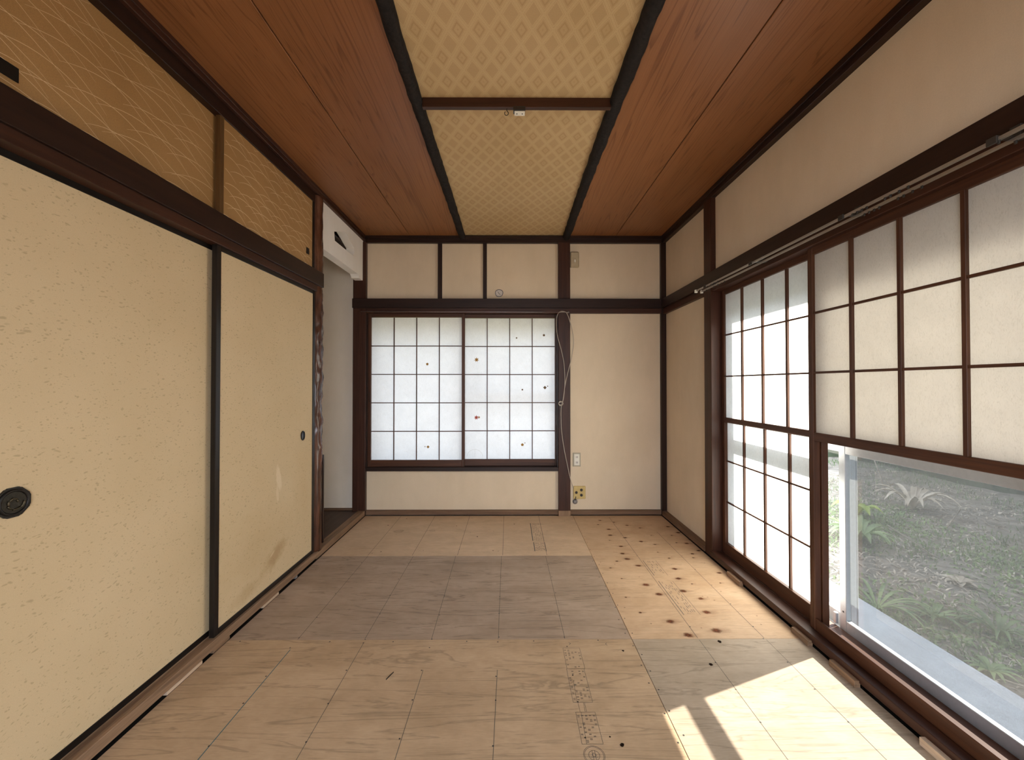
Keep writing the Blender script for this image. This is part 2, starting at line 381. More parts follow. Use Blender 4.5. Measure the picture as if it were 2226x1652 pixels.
def tag(o, label, cat, group=None, kind=None):
    o['label'] = label; o['category'] = cat
    if group: o['group'] = group
    if kind: o['kind'] = kind
    return o
def struct(o, label, cat): return tag(o, label, cat, None, 'structure')
_tn = [0]
def trim(label, lst, mat, bevel=0.002, cat='trim'):
    _tn[0] += 1
    return struct(boxes('trim_%d' % _tn[0], lst, mat, None, bevel), label, cat)
def fpt(px, py, z=0.0):
    """point of the floor plane for a pixel of the photograph"""
    Y = F_PX * (CAM_H - z) / (py - 836.0); return ((px - 1109.0) / F_PX * Y, Y)

# ------------------------------------------------------------------ planes of the room (metres)
YB = 3.62            # plaster of the back wall
XR = 1.38            # plaster of the right wall
XL = -1.275          # front edge of the left threshold
ZC = 2.47            # ceiling
YF = -0.55           # wall behind the camera

# ------------------------------------------------------------------ shells of the building
wr = struct(boxes('wall_right', [(XR + .07, 1.56, YF, .93, -.3, 2.6), (XR + .07, 1.56, 2.735, 3.9, -.3, 2.6), (XR + .07, 1.56, .93, 2.735, 1.80, 2.6), (XR + .10, 1.62, .93, 2.735, -.3, 0.03)], M_SHELL, None, 0), 'cream plastered wall with tall sliding screens on the right', 'wall')
wb = struct(boxes('wall_back', [(-2.1, -1.34, YB + .08, 3.9, -.3, 2.6), (.49, 1.56, YB + .08, 3.9, -.3, 2.6), (-1.34, .49, YB + .08, 3.9, 1.83, 2.6), (-1.34, .49, YB + .08, 3.9, -.3, .38)], M_SHELL, None, 0), 'cream plastered wall at the end of the room with a papered window', 'wall')
wl = struct(boxes('wall_left', [(-2.1, -2.0, YF, 3.9, -.3, 2.6), (-2.0, -1.34, 2.715, 2.765, 0, 2.47), (-2.0, -1.45, .84, .88, 0, 2.47), (-1.45, -1.36, YF, .88, 0, 2.47)], M_PLASTER_GREY, None, 0), 'closet wall on the left behind the sliding panels', 'wall')
wf = struct(boxes('wall_front', [(-2.1, -.75, YF - .1, YF, -.3, 2.6), (.75, 1.56, YF - .1, YF, -.3, 2.6), (-.75, .75, YF - .1, YF, 1.9, 2.6)], M_PLASTER, None, 0), 'wall behind the viewer with an opening sized to let in fill light', 'wall')  # opening straight onto the sky, added and sized as fill light

def pan(parent, *b): return box('plaster_panel', *b, parent=parent, bevel=0.0)
P = M_PLASTER
for b in [(2.80, 3.62, 0.04, 1.80), (2.80, 3.62, 1.90, 2.42), (.86, 2.76, 1.90, 2.42), (YF, .9, 0.04, 2.42)]:
    box('plaster_panel', XR, XR + .07, b[0], b[1], b[2], b[3], P, wr, 0)
for b in [(-1.29, -.63, 1.90, 2.42), (-.62, -.23, 1.90, 2.42), (-.22, .44, 1.90, 2.42), (.52, 1.38, 1.90, 2.42), (.52, 1.38, .04, 1.80), (-1.29, .44, .04, .40)]:
    box('plaster_panel', b[0], b[1], YB, YB + .08, b[2], b[3], P, wb, 0)
box('plaster_panel', -2.0, -1.36, YB + .0, YB + .08, .04, 2.47, M_PLASTER_GREY, wb, 0)

# ------------------------------------------------------------------ floor of plywood sheets
fl = struct(boxes('floor', [(-1.36, 1.46, YF, 3.72, -.16, -.03)], simple('under_floor', (.02, .016, .012), .9), None, 0), 'bare subfloor of mixed plywood sheets', 'floor')
T = .012
sheets = {}
for key, (x0, x1, y0, y1, m, dz) in {
    'A': (-1.273, .5510, 2.7612, 3.597, M_PLYA, 0.0), 'B': (-1.273, .5510, 1.8582, 2.7600, M_PLYB, -.0008),
    'C': (-1.273, .5510, .9480, 1.8570, M_PLY, 0.0), 'C2': (-1.273, .5510, .038, .9468, M_PLY, -.0004), 'C3': (-1.273, .551, YF, .0368, M_PLYB, 0),
    'D': (.5530, 1.335, 1.8582, 3.597, M_PLY2, -.0003), 'E': (.5530, 1.335, .0380, 1.8570, M_PLY3, 0.0), 'E2': (.553, 1.335, YF, .0368, M_PLY3, 0)}.items():
    o = box('plywood_sheet', x0, x1, y0, y1, -T + dz, dz, m, fl, 0.0008); sheets[key] = (o, dz)
sheets['B'][0]['label'] = 'darker brown lauan plywood sheet'; sheets['D'][0]['label'] = 'knotty pale pine plywood sheet'
E_ = 0.0004
def fp(x, y, dz=0): return (x, y, dz + E_)
def flines(key, lst, mat, name, w=.0016):
    o, dz = sheets[key]
    return strips(name, [[(fp(a[0], a[1], dz), w), (fp(b[0], b[1], dz), w)] for a, b in lst], (0, 0, 1), mat, o)
LX = [.249, -.054, -.357, -.66, -.963]
flines('A', [((x + random.uniform(-.004, .004), 2.765), (x + random.uniform(-.01, .01), 3.59)) for x in LX], M_CHALK, 'pencil_line', .0022)
flines('B', [((x, 1.862), (x + random.uniform(-.012, .012), 2.757)) for x in LX], M_CHALK, 'pencil_line', .0020)
flines('C', [((-.66, .95), (-.655, 1.84)), ((-.357, .95), (-.352, 1.66)), ((-.054, .95), (-.052, 1.66))], M_CHALK, 'pencil_line', .0020)
flines('C', [((-.963, .95), (-.958, 1.79))], M_CHALKB, 'blue_chalk_line', .0032)
flines('D', [((.855, 1.862), (.862, 3.55)), ((1.158, 1.862), (1.150, 3.2))], M_CHALK, 'pencil_line', .0022)
flines('E', [((.855, 1.0), (.856, 1.85)), ((1.158, 1.0), (1.160, 1.85))], M_CHALK, 'pencil_line', .0018)
def nails(key, pts):
    o, dz = sheets[key]; V, Fc = [], []
    for (x, y) in pts:
        b = len(V); r = .0032
        for j in range(8): V.append((x + r * math.cos(j * PI / 4), y + r * math.sin(j * PI / 4), dz + E_ * 1.4))
        Fc.append(list(range(b, b + 8)))
    q = mesh('nail_heads', V, Fc, M_NAIL, o); q['kind'] = 'stuff'
J = lambda s=.008: random.uniform(-s, s)
nails('C', [(x + J(.004), y + J(.02)) for x in (-.963, -.66, -.357, -.054, .249) for y in (1.02, 1.17, 1.33, 1.49, 1.64, 1.82)] + [(.538 + J(.006), y + J(.02)) for y in (1.0, 1.1, 1.22, 1.33, 1.45, 1.57, 1.7, 1.82)] + [(x + J(.03), 1.845 + J(.004)) for x in (-1.2, -.8, -.5, -.2, .1, .4)])
nails('B', [(x + J(.004), y + J(.02)) for x in (-.963, -.66, -.357, -.054, .249) for y in (1.87, 2.05, 2.25, 2.45, 2.65)] + [(.54 + J(.006), 1.9 + .11 * k) for k in range(8)])
nails('A', [(x + J(.12), y + J(.05)) for x in (-1.0, -.7, -.4, -.1, .2, .4) for y in (2.82, 3.2, 3.5)])
nails('D', [(.566 + J(.006), 1.9 + .12 * k) for k in range(13)] + [(x + J(.004), 1.95 + .2 * k) for x in (.855, 1.158) for k in range(8)])
nails('E', [(.566 + J(.006), 1.05 + .1 * k) for k in range(8)] + [(x + J(.004), 1.1 + .15 * k) for x in (.855, 1.158) for k in range(5)] + [fpt(1657, 1386)])
kn = [(760,150,.7),(910,170,.6),(1050,203,.8),(1190,232,.6),(855,246,.9),(1490,218,.9),(1600,282,1),(870,308,.9),(1530,312,.5),(1030,335,.8),(862,362,.4),(1200,376,.9),(1350,407,.6),(1740,360,.9),(1690,397,.9),(985,428,.9),(1820,475,.8),(1000,503,.9),(1750,508,.8),(1050,562,1),(940,585,.6),(1500,555,.5),(1170,634,1),(1560,668,1),(870,657,.4),(1600,772,1),(990,771,.4),(2040,713,.8),(1250,838,1.1),(1745,829,.4),(1390,938,1.1),(1650,905,1),(1840,987,.9),(1035,970,.4),(1900,1130,1.1),(1190,1133,.5),(1510,1228,1.1),(1700,1374,1.2),(2005,1327,1.3),(2050,820,.4),(1380,490,.4),(1310,312,.4),(1760,550,.5),(1580,390,.5),(740,195,.5)]
kl = []
for (cx, cy_, s) in kn:
    x, y = fpt(1150 + cx / 4.947, 1100 + cy_ / 4.947); kl.append((x, y, .021 * s, .0165 * s, .85))
for _ in range(26): kl.append((random.uniform(.58, 1.3), random.uniform(1.9, 3.5), .006, .005, .5))
q = blots('wood_knots', kl, lambda u, v: fp(u, v, -.0003), M_KNOT, sheets['D'][0]); q['kind'] = 'stuff'
halo = [(x + .01, y, ru * 2.6, rv * 1.3, .28) for (x, y, ru, rv, k) in kl[:45]]
q = blots('knot_halos', halo, lambda u, v: (u, v, -.0001), M_KNOT, sheets['D'][0], ((0, .9), (.5, .6), (1, 0))); q['kind'] = 'stuff'
dk = [(*fpt(1562, 1392), .0095, .012, 1), (*fpt(1543, 1441), .0095, .009, 1)]
blots('knot_holes', dk, lambda u, v: fp(u, v), M_HOLE, sheets['E'][0], ((0, 1), (.7, 1), (1, 0)))['kind'] = 'stuff'
dk = [(*fpt(1353, 1411), .006, .006, 1), (*fpt(1350, 1613), .0075, .008, 1), (fpt(1350, 1613)[0] + .004, fpt(1350, 1613)[1] + .004, .005, .004, 1), (*fpt(1324, 1595), .0035, .0035, 1)]
blots('knot_holes', dk, lambda u, v: fp(u, v), M_HOLE, sheets['C'][0], ((0, 1), (.7, 1), (1, 0)))['kind'] = 'stuff'
dk = [(*fpt(845, 1140), .007, .006, 1), (*fpt(885, 1126), .006, .005, 1), (*fpt(993, 1142), .006, .005, 1), (*fpt(1118, 1138), .007, .006, 1), (*fpt(830, 1197), .006, .005, 1), (*fpt(1072, 1195), .006, .005, 1), (*fpt(1038, 1165), .006, .01, .8)]
blots('knot_holes', dk, lambda u, v: fp(u, v), M_HOLE, sheets['A'][0], ((0, 1), (.7, .9), (1, 0)))['kind'] = 'stuff'
blots('knot_rings', [(*fpt(868, 1153), .045, .03, .35), (*fpt(940, 1152), .03, .02, .25)], lambda u, v: fp(u, v), M_KNOT, sheets['A'][0], ((0, .2), (.6, .5), (.8, .8), (1, 0)))['kind'] = 'stuff'

def stamp(key, x0, x1, y0, y1, w=.0014, rows=5, frames=(), rings=(), side=True):
    """rubber stamp printed along the sheet: frames, ruled lines and rows of tiny characters"""
    o, dz = sheets[key]; sg = []
    ln = lambda a, b, ww=w: sg.append([(fp(*a, dz), ww), (fp(*b, dz), ww)])
    for (a, b, c, d) in frames:
        ln((a, c), (b, c)); ln((a, d), (b, d)); ln((a, c), (a, d)); ln((b, c), (b, d))
        xs = [a + (b - a) * (k + .5) / rows for k in range(rows)]
        for x in xs:
            y = d - .012
            while y > c + .012:
                if random.random() < .62:
                    L = random.choice((.006, .008, .012))
                    for q in range(2): ln((x - .002 + .004 * q, y), (x - .002 + .004 * q, max(y - L, c + .004)), .0011)
                    ln((x - .004, y - .002), (x + .004, y - .002), .001); ln((x - .004, y - L * .7), (x + .004, y - L * .7), .001)
                y -= random.choice((.014, .018, .030))
    for (cx, cy_, r) in rings:
        pts = [(cx + r * math.cos(2 * PI * k / 36), cy_ + r * math.sin(2 * PI * k / 36)) for k in range(37)]
        sg.append([(fp(*p, dz), w) for p in pts])
    if side:
        ln((x0, y0), (x0, y1), w * 2); ln((x1, y0), (x1, y1), w)
    q = strips('ink_stamp', sg, (0, 0, 1), M_INK, o); q['label'] = 'black ink stamp of tiny ruled text'; return q
stamp('C', 0, 0, 0, 0, .0013, 5, [(.231, .304, 1.665, 1.795), (.229, .300, 1.490, 1.665), (.231, .299, 1.318, 1.446)], [(.262, 1.2786, .033), (.262, 1.2786, .017), (.262, 1.2786, .0295), (.262, 1.280, .006)], False)
flines('C', [((.243, 1.49), (.247, 1.60)), ((.246, 1.318), (.250, 1.446)), ((.247, 1.447), (.246, 1.488)), ((.265, 1.447), (.266, 1.488)), ((.27, 1.447), (.27, 1.488)), ((.258, 1.262), (.258, 1.296)), ((.266, 1.262), (.266, 1.296)), ((.25, 1.272), (.274, 1.272))], M_INK, 'ink_stamp', .0012)
stamp('D', .872, .955, 2.05, 2.40, .0018, 6, [], [], True)
stamp('D', .872, .955, 2.47, 2.68, .0018, 6, [], [], True)
def dashes(key, x0, x1, y0, y1, nx, prob=.65):
    o, dz = sheets[key]; sg = []
    for k in range(nx):
        x = x0 + (x1 - x0) * (k + .5) / nx; y = y1
        while y > y0:
            L = random.uniform(.012, .032)
            if random.random() < prob: sg.append([(fp(x, y, dz), .0026), (fp(x + J(.001), max(y - L, y0), dz), .0026)])
            y -= L + random.uniform(.008, .022)
    strips('ink_stamp', sg, (0, 0, 1), M_INK, o)
dashes('D', .882, .945, 2.06, 2.39, 6); dashes('D', .882, .945, 2.50, 2.67, 6, .5)
stamp('A', .168, .250, 3.02, 3.40, .003, 5, [], [], True); stamp('A', .172, .252, 2.83, 2.99, .003, 5, [], [], True)
dashes('A', .178, .242, 3.03, 3.39, 5, .75); dashes('A', .18, .244, 2.84, 2.98, 7, .85)
# two small check marks near the seam
flines('C', [((.262, 1.832), (.270, 1.826)), ((.270, 1.826), (.262, 1.818)), ((.432, 1.830), (.424, 1.822)), ((.424, 1.822), (.430, 1.812))], M_INK, 'ink_stamp', .0022)

# ------------------------------------------------------------------ ceiling
ce = struct(boxes('ceiling', [(-2.1, 1.56, YF - .1, 3.9, ZC + .03, ZC + .12)], simple('attic_dark', (.012, .007, .005), .9), None, 0), 'wood plank ceiling with a patterned paper strip along the middle', 'ceiling')
for (a, b) in [(-1.36, -.8885), (-.8835, -.43), (.49, .9305), (.9355, 1.40)]:
    box('ceiling_board', a, b, YF, 3.66, ZC - random.uniform(0, .001), ZC + .03, M_CEIL, ce, 0.0022)
box('ceiling_board', -2.0, -1.36, 2.75, 3.7, ZC, ZC + .03, M_CEIL, ce, 0.002)
for (a, b) in [(YF, 1.867), (1.867, 3.66)]:
    box('patterned_panel', -.43, .49, a, b, ZC + .006, ZC + .03, M_DIAMOND, ce, 0)
def bark_pole(cx, r, z):
    n, seg, V, Fc = 120, 14, [], []
    ph = random.uniform(0, 9)
    for i in range(n + 1):
        y = YF + (3.605 - YF) * i / n
        for k in range(seg):
            a = 2 * PI * k / seg
            d = 1 + .16 * mnoise.noise(Vector((math.cos(a) * 2 + ph, y * 14, math.sin(a) * 2))) + .12 * mnoise.noise(Vector((math.cos(a) * 4, y * 45, math.sin(a) * 4 + ph)))
            V.append((cx + .004 * math.sin(y * 2.3 + ph) + r * d * math.cos(a), y, z + r * d * math.sin(a)))
    for i in range(n):
        for k in range(seg): Fc.append([i * seg + k, (i + 1) * seg + k, (i + 1) * seg + (k + 1) % seg, i * seg + (k + 1) % seg])
    Fc += [list(range(seg)), list(range(n * seg, (n + 1) * seg))[::-1]]
    o = mesh('bark_pole', V, Fc, M_BARK, ce, True); o['label'] = 'dark bark-covered round pole'; return o
bark_pole(-.428, .029, ZC - .006); bark_pole(.492, .032, ZC - .008)
box('cross_bar', -.405, .466, 1.857, 1.880, 2.432, ZC + .01, wood('brown', 'x'), ce, .0015)

# ------------------------------------------------------------------ timber frame of the room
D_, B_ = 'dark', 'brown'
trim('dark moulding where the ceiling meets the back wall', [(-1.28, 1.34, 3.585, 3.68, 2.412, ZC), (-1.28, 1.34, 3.572, 3.60, 2.442, ZC)], wood(D_, 'x'))
trim('dark moulding where the ceiling meets the right wall', [(1.347, 1.46, YF, 3.62, 2.412, ZC), (1.335, 1.36, YF, 3.585, 2.44, ZC)], wood(D_, 'y'))
trim('brown moulding where the ceiling meets the left wall', [(-1.36, -1.277, YF, 3.585, 2.425, ZC), (-1.36, -1.272, YF, 3.585, 2.448, ZC)], wood(B_, 'y'))
trim('dark head rail above the small gold panels', [(-1.42, -1.293, YF, 2.69, 2.362, 2.427)], wood(D_, 'y'))
trim('dark picture rail along the back wall', [(-1.385, 1.36, 3.56, 3.625, 1.828, 1.910)], wood(D_, 'x'))
trim('reddish lintel over the back window', [(-1.385, 1.38, 3.585, 3.72, 1.786, 1.830)], wood(B_, 'x'))
trim('dark picture rail along the right wall', [(1.328, 1.42, YF, 3.565, 1.828, 1.905)], wood(D_, 'y'))
trim('brown lintel over the right sliding screens', [(1.352, 1.47, YF, 3.60, 1.778, 1.829)], wood(B_, 'y'))
trim('dark picture rail over the left sliding panels', [(-1.34, -1.265, YF, 2.762, 1.812, 1.908)], wood(D_, 'y'))
trim('brown grooved lintel over the left sliding panels', [(-1.42, -1.278, YF, 2.695, 1.772, 1.814), (-1.42, -1.345, YF, 2.695, 1.814, 1.90)], wood(B_, 'y'))
post = trim('dark corner post between the alcove and the back window', [(-1.385, -1.272, 3.58, 3.70, 0, 2.415)], wood('brown', 'z'), .003, 'post')
pm = trim('dark post at the right of the back window', [(.426, .531, 3.585, 3.70, 0, 2.415)], wood('brown', 'z'), .003, 'post')
box('post_foot', .4255, .5315, 3.584, 3.62, 0.0, .046, wood('sill', 'z'), pm, .001)
trim('slim dark post in the far right corner', [(1.337, 1.46, 3.583, 3.70, 0.0, 2.415)], wood(D_, 'z'), .003, 'post')
trim('dark post between the plain wall and the right screens', [(1.345, 1.47, 2.715, 2.812, 0, 2.415)], wood('brown', 'z'), .003, 'post')
trim('post at the near end of the right screens', [(1.345, 1.47, .86, .95, 0, 2.415)], wood('brown', 'z'), .003, 'post')
trim('near post of the closet', [(-1.42, -1.28, .80, .90, 0, 2.415)], wood('brown', 'z'), .003, 'post')
trim('thin dark strip on the upper back wall nearer the alcove', [(-.643, -.606, 3.602, 3.63, 1.905, 2.415)], wood(D_, 'z'))
trim('thin dark strip on the upper back wall above the window centre', [(-.241, -.208, 3.602, 3.63, 1.905, 2.415)], wood(D_, 'z'))
def base(name, label, lst, axis): return struct(boxes(name, lst, wood('base', axis), None, .0015), label, 'baseboard')
base('baseboard_back', 'worn wooden baseboard under the back window', [(-1.272, .426, 3.598, 3.64, .007, .047), (.531, 1.338, 3.598, 3.64, .007, .047)], 'x')
base('baseboard_right', 'worn wooden baseboard of the right wall', [(1.338, 1.40, 2.81, 3.60, .006, .044), (1.338, 1.40, YF, .87, .006, .044)], 'y')
base('baseboard_left', 'dark strip along the foot of the alcove wall', [(-2.0, -1.385, 3.608, 3.63, .045, .064)], 'x')
# thresholds with grooves
trim('worn grooved threshold under the left sliding panels', [(-1.300, XL, YF, 2.70, .013, .052), (-1.40, -1.298, YF, 2.70, .010, .046), (-1.333, -1.323, YF, 2.70, .04, .052)], wood('sill', 'y'), .002)
trim('worn sill at the front of the alcove', [(-1.335, XL, 2.70, 3.598, .004, .050)], wood('sill', 'y'), .002)
trim('brown grooved threshold under the right screens', [(1.330, 1.372, .95, 2.715, .016, .050), (1.372, 1.47, .95, 2.715, .014, .045), (1.402, 1.410, .95, 2.715, .04, .050)], wood('brown', 'y'), .002)
trim('brown wooden ledge between the right screens and the aluminium window', [(1.445, 1.50, .95, 2.735, .02, .052), (1.445, 1.50, .95, 2.735, 1.76, 1.80), (1.445, 1.50, 2.70, 2.735, .05, 1.76)], wood('shoji', 'y'), .002)
trim('dark sill under the back window screens', [(-1.275, .428, 3.588, 3.76, .392, .428)], wood(D_, 'x'), .002)
trim('thin side jambs of the back window', [(-1.278, -1.262, 3.60, 3.72, .42, 1.79), (.414, .428, 3.60, 3.72, .42, 1.79)], wood(D_, 'z'), .001)
struct(box('trim_%d' % 90, -2.0, -1.335, 2.765, 3.61, .0, .046, wood('toko', 'y'), None, .001), 'dark wooden floor of the alcove', 'alcove floor')

# log post beside the alcove
def log_post():
    n, seg, V, Fc = 150, 26, [], []; cx, cy0, r0 = -1.320, 2.741, .051
    for i in range(n + 1):
        z = .046 + (2.42 - .046) * i / n
        amp = 1.0 if .72 < z < 1.8 else (.45 if z < 2.3 else .3)
        if z < .72: amp = max(.06, (z - .35) * 1.6)
        for k in range(seg):
            a = 2 * PI * k / seg
            side = .25 + .75 * max(0, math.cos(a - .15))
            d = 1 + amp * side * (.24 * mnoise.noise(Vector((math.cos(a) * 2.4, math.sin(a) * 2.4, z * 9))) + .20 * mnoise.noise(Vector((math.cos(a) * 6, math.sin(a) * 6, z * 24))))
            V.append((cx + r0 * d * math.cos(a), cy0 + r0 * d * math.sin(a), z))
    for i in range(n):
        for k in range(seg): Fc.append([i * seg + k, i * seg + (k + 1) % seg, (i + 1) * seg + (k + 1) % seg, (i + 1) * seg + k])
    Fc += [list(range(seg))[::-1], list(range(n * seg, (n + 1) * seg))]
    o = mesh('trim_91', V, Fc, M_LOG, None, True)
    struct(o, 'polished gnarled log post beside the alcove', 'post')
log_post()
box('alcove_strip', -1.3225, -1.309, 2.855, 2.875, .050, .663, wood('dark', 'z'), None, .001)
tag(bpy.data.objects['alcove_strip'], 'thin dark wooden strip standing behind the log post', 'wooden strip')

# plaster valance with a gable-shaped cut-out over the alcove
def valance():
    xf, xb = -1.300, -1.368
    ys = (2.775, 3.585); zt = 2.43; zb = 2.10
    inner = [(3.01, 2.222), (3.385, 2.222), (3.385, 2.292), (3.195, 2.358), (2.998, 2.288)]
    bm = bmesh.new()
    outer = [(ys[0], zb), (3.465, zb), (3.485, 2.088), (3.500, 2.072), (ys[1], 2.072), (ys[1], zt), (ys[0], zt)]
    def ring(x, pts): return [bm.verts.new((x, p, q)) for p, q in pts]
    of, ob, nf, nb = ring(xf, outer), ring(xb, outer), ring(xf, inner), ring(xb, inner)
    def loop_edges(vs): return [bm.edges.new((vs[i], vs[(i + 1) % len(vs)])) for i in range(len(vs))]
    for o_, n_ in ((of, nf), (ob, nb)):
        es = loop_edges(o_) + loop_edges(n_); bmesh.ops.triangle_fill(bm, edges=es, use_beauty=True)
    for a, b in ((of, ob), (nf, nb)):
        for i in range(len(a)): bm.faces.new([a[i], a[(i + 1) % len(a)], b[(i + 1) % len(a)], b[i]])
    bmesh.ops.recalc_face_normals(bm, faces=bm.faces)
    me = bpy.data.meshes.new('trim_92'); bm.to_mesh(me); bm.free()
    struct(link('trim_92', me, M_PLASTER_WHITE), 'white plaster valance with a gable-shaped cut-out over the alcove', 'valance')
    box('trim_93', -1.99, -1.372, 2.78, 3.61, 2.315, 2.33, wood('dark', 'y'), None, 0)  # dark sheet added so the cut-out shows black shade
    struct(bpy.data.objects['trim_93'], 'added dark board standing in for the shade behind the cut-out', 'board')
valance()

# ------------------------------------------------------------------ sliding paper panels on the left
def fusuma(name, label, xp, y0, y1, z0, z1, st, rl, paper, fmat, cat='sliding panel', stile_mats=None):
    e = empty(name, (xp - .01, (y0 + y1) / 2, z0)); tag(e, label, cat)
    box('panel_sheet', xp - .016, xp, y0 + st * .5, y1 - st * .5, z0 + rl * .5, z1 - rl * .5, paper, e, 0)
    sm = stile_mats or (fmat, fmat)
    for k, (a, b) in enumerate(((y0, y0 + st), (y1 - st, y1))):
        box('stile', xp - .019, xp + .004, a, b, z0, z1, wood(sm[k], 'z'), e, .002)
    for (a, b) in ((z0, z0 + rl), (z1 - rl, z1)):
        box('rail', xp - .018, xp + .003, y0 + st, y1 - st, a, b, wood(fmat, 'y'), e, .0015)
    return e
f1 = fusuma('fusuma_panel', 'nearer large flecked cream sliding panel with ornate black octagonal pull', -1.327, .905, 1.842, .048, 1.778, .020, .026, M_FUSUMA, 'black')
f2 = fusuma('fusuma_panel', 'farther large flecked cream sliding panel stained near its foot', -1.292, 1.786, 2.690, .052, 1.776, .029, .026, M_FUSUMA_WORN, 'black')
def pull_round(e, xp, y, z):
    g = [(y + .0185 * math.cos(2 * PI * k / 28), z + .021 * 1.25 * math.sin(2 * PI * k / 28)) for k in range(28)]
    h = tube('pull_ring', [(xp + .004, p, q) for p, q in g], .0040, M_STEEL, e, 8, True)
    h['label'] = 'small black oval pull'
    disc('pull_cup', (xp + .0012, y, z), .0165, 'x', simple('pull_cup_blue_grey', (.06, .07, .09), .35), e, .002, 24, .024)
pull_round(f2, -1.292, 2.538, .838)
def pull_oct(e, xp, y, z, R=.043):
    pts = []
    for k in range(8):
        a = PI / 8 + k * PI / 4; a2 = a + PI / 4
        p0 = Vector((math.cos(a), math.sin(a))) * R; p1 = Vector((math.cos(a2), math.sin(a2))) * R
        for t in (.05, .12, .5, .88, .95):
            q = p0.lerp(p1, t); s = .965 if t in (.05, .95) else 1.0
            pts.append((y + q.x * s, z + q.y * s))
    o = poly_prism('pull_plate', pts, 'x', xp, xp + .004, M_STEEL, e); o['label'] = 'black octagonal metal pull with relief'
    tube('pull_ring', [(xp + .0055, y + .032 * math.cos(2 * PI * k / 32), z + .032 * math.sin(2 * PI * k / 32)) for k in range(32)], .0035, M_STEEL, o, 8, True)
    disc('pull_cup', (xp + .0045, y, z), .028, 'x', simple('aged_brass_relief', (.020, .016, .010), .35, .5, .5, 160, .6), o, .003, 28)
    for k in range(7):
        a = k * .9; rr = .007 + .0024 * k
        tube('relief_petal', [(xp + .0075, y + rr * math.cos(a + t * .9), z + rr * math.sin(a + t * .9)) for t in (0, .33, .66, 1)], .0026, simple('aged_brass', (.075, .06, .035), .35, .7, .3, 90), o, 6)
pull_oct(f1, -1.327, 1.093, .841)

g1 = fusuma('gold_panel', 'nearer small gold-brown sliding panel with long pale grass strokes', -1.327, .905, 1.842, 1.905, 2.372, .012, .005, M_GOLD, 'black')
g2 = fusuma('gold_panel', 'farther small gold-brown sliding panel with pale grass strokes', -1.300, 1.812, 2.692, 1.905, 2.372, .026, .005, M_GOLD, 'black', stile_mats=('amber', 'black'))
g2.children[2]['label'] = 'dark stile beside the log post'
def strokes(e, xp, y0, y1, sc, n_rows, n_cols, w):
    sg = []
    for r in range(n_rows):
        for c in range(n_cols):
            yc = y0 + (y1 - y0) * (c + .5 * (r % 2) + random.uniform(-.3, .3)) / n_cols
            zc = 1.90 + .50 * (r + .6 + random.uniform(-.25, .25)) / n_rows
            s = sc * random.uniform(.75, 1.25); k = 2.3 / s; pts = []
            a, b = -.12 * s, random.uniform(.15, .24) * s
            for i in range(15):
                t = i / 14; dy = a + (b - a) * t; y, z = yc + dy, zc - k * dy * dy
                ww = w * min(1, .35 + 2.5 * t) * (1 if t < .7 else max(.35, 1 - (t - .7) * 2.2))
                if y0 < y < y1 and 1.91 < z < 2.36: pts.append(((xp + .0006, y, z), ww))
                elif len(pts) > 1: sg.append(pts); pts = []
                else: pts = []
            if len(pts) > 1: sg.append(pts)
    q = strips('grass_print', sg, (1, 0, 0), M_ARC, e); q['kind'] = 'stuff'; q['label'] = 'pale printed grass strokes'
strokes(g1, -1.327, .92, 1.828, 1.30, 7, 7, .0017)
strokes(g2, -1.300, 1.84, 2.665, .72, 9, 8, .0023)
o = box('pull', -1.3262, -1.3235, .985, 1.093, 1.966, 2.006, M_STEEL, g1, .001); o['label'] = 'black rectangular finger pull'
o = box('pull', -1.2995, -1.297, 2.588, 2.623, 1.992, 2.033, M_STEEL, g2, .001); o['label'] = 'small black square finger pull'

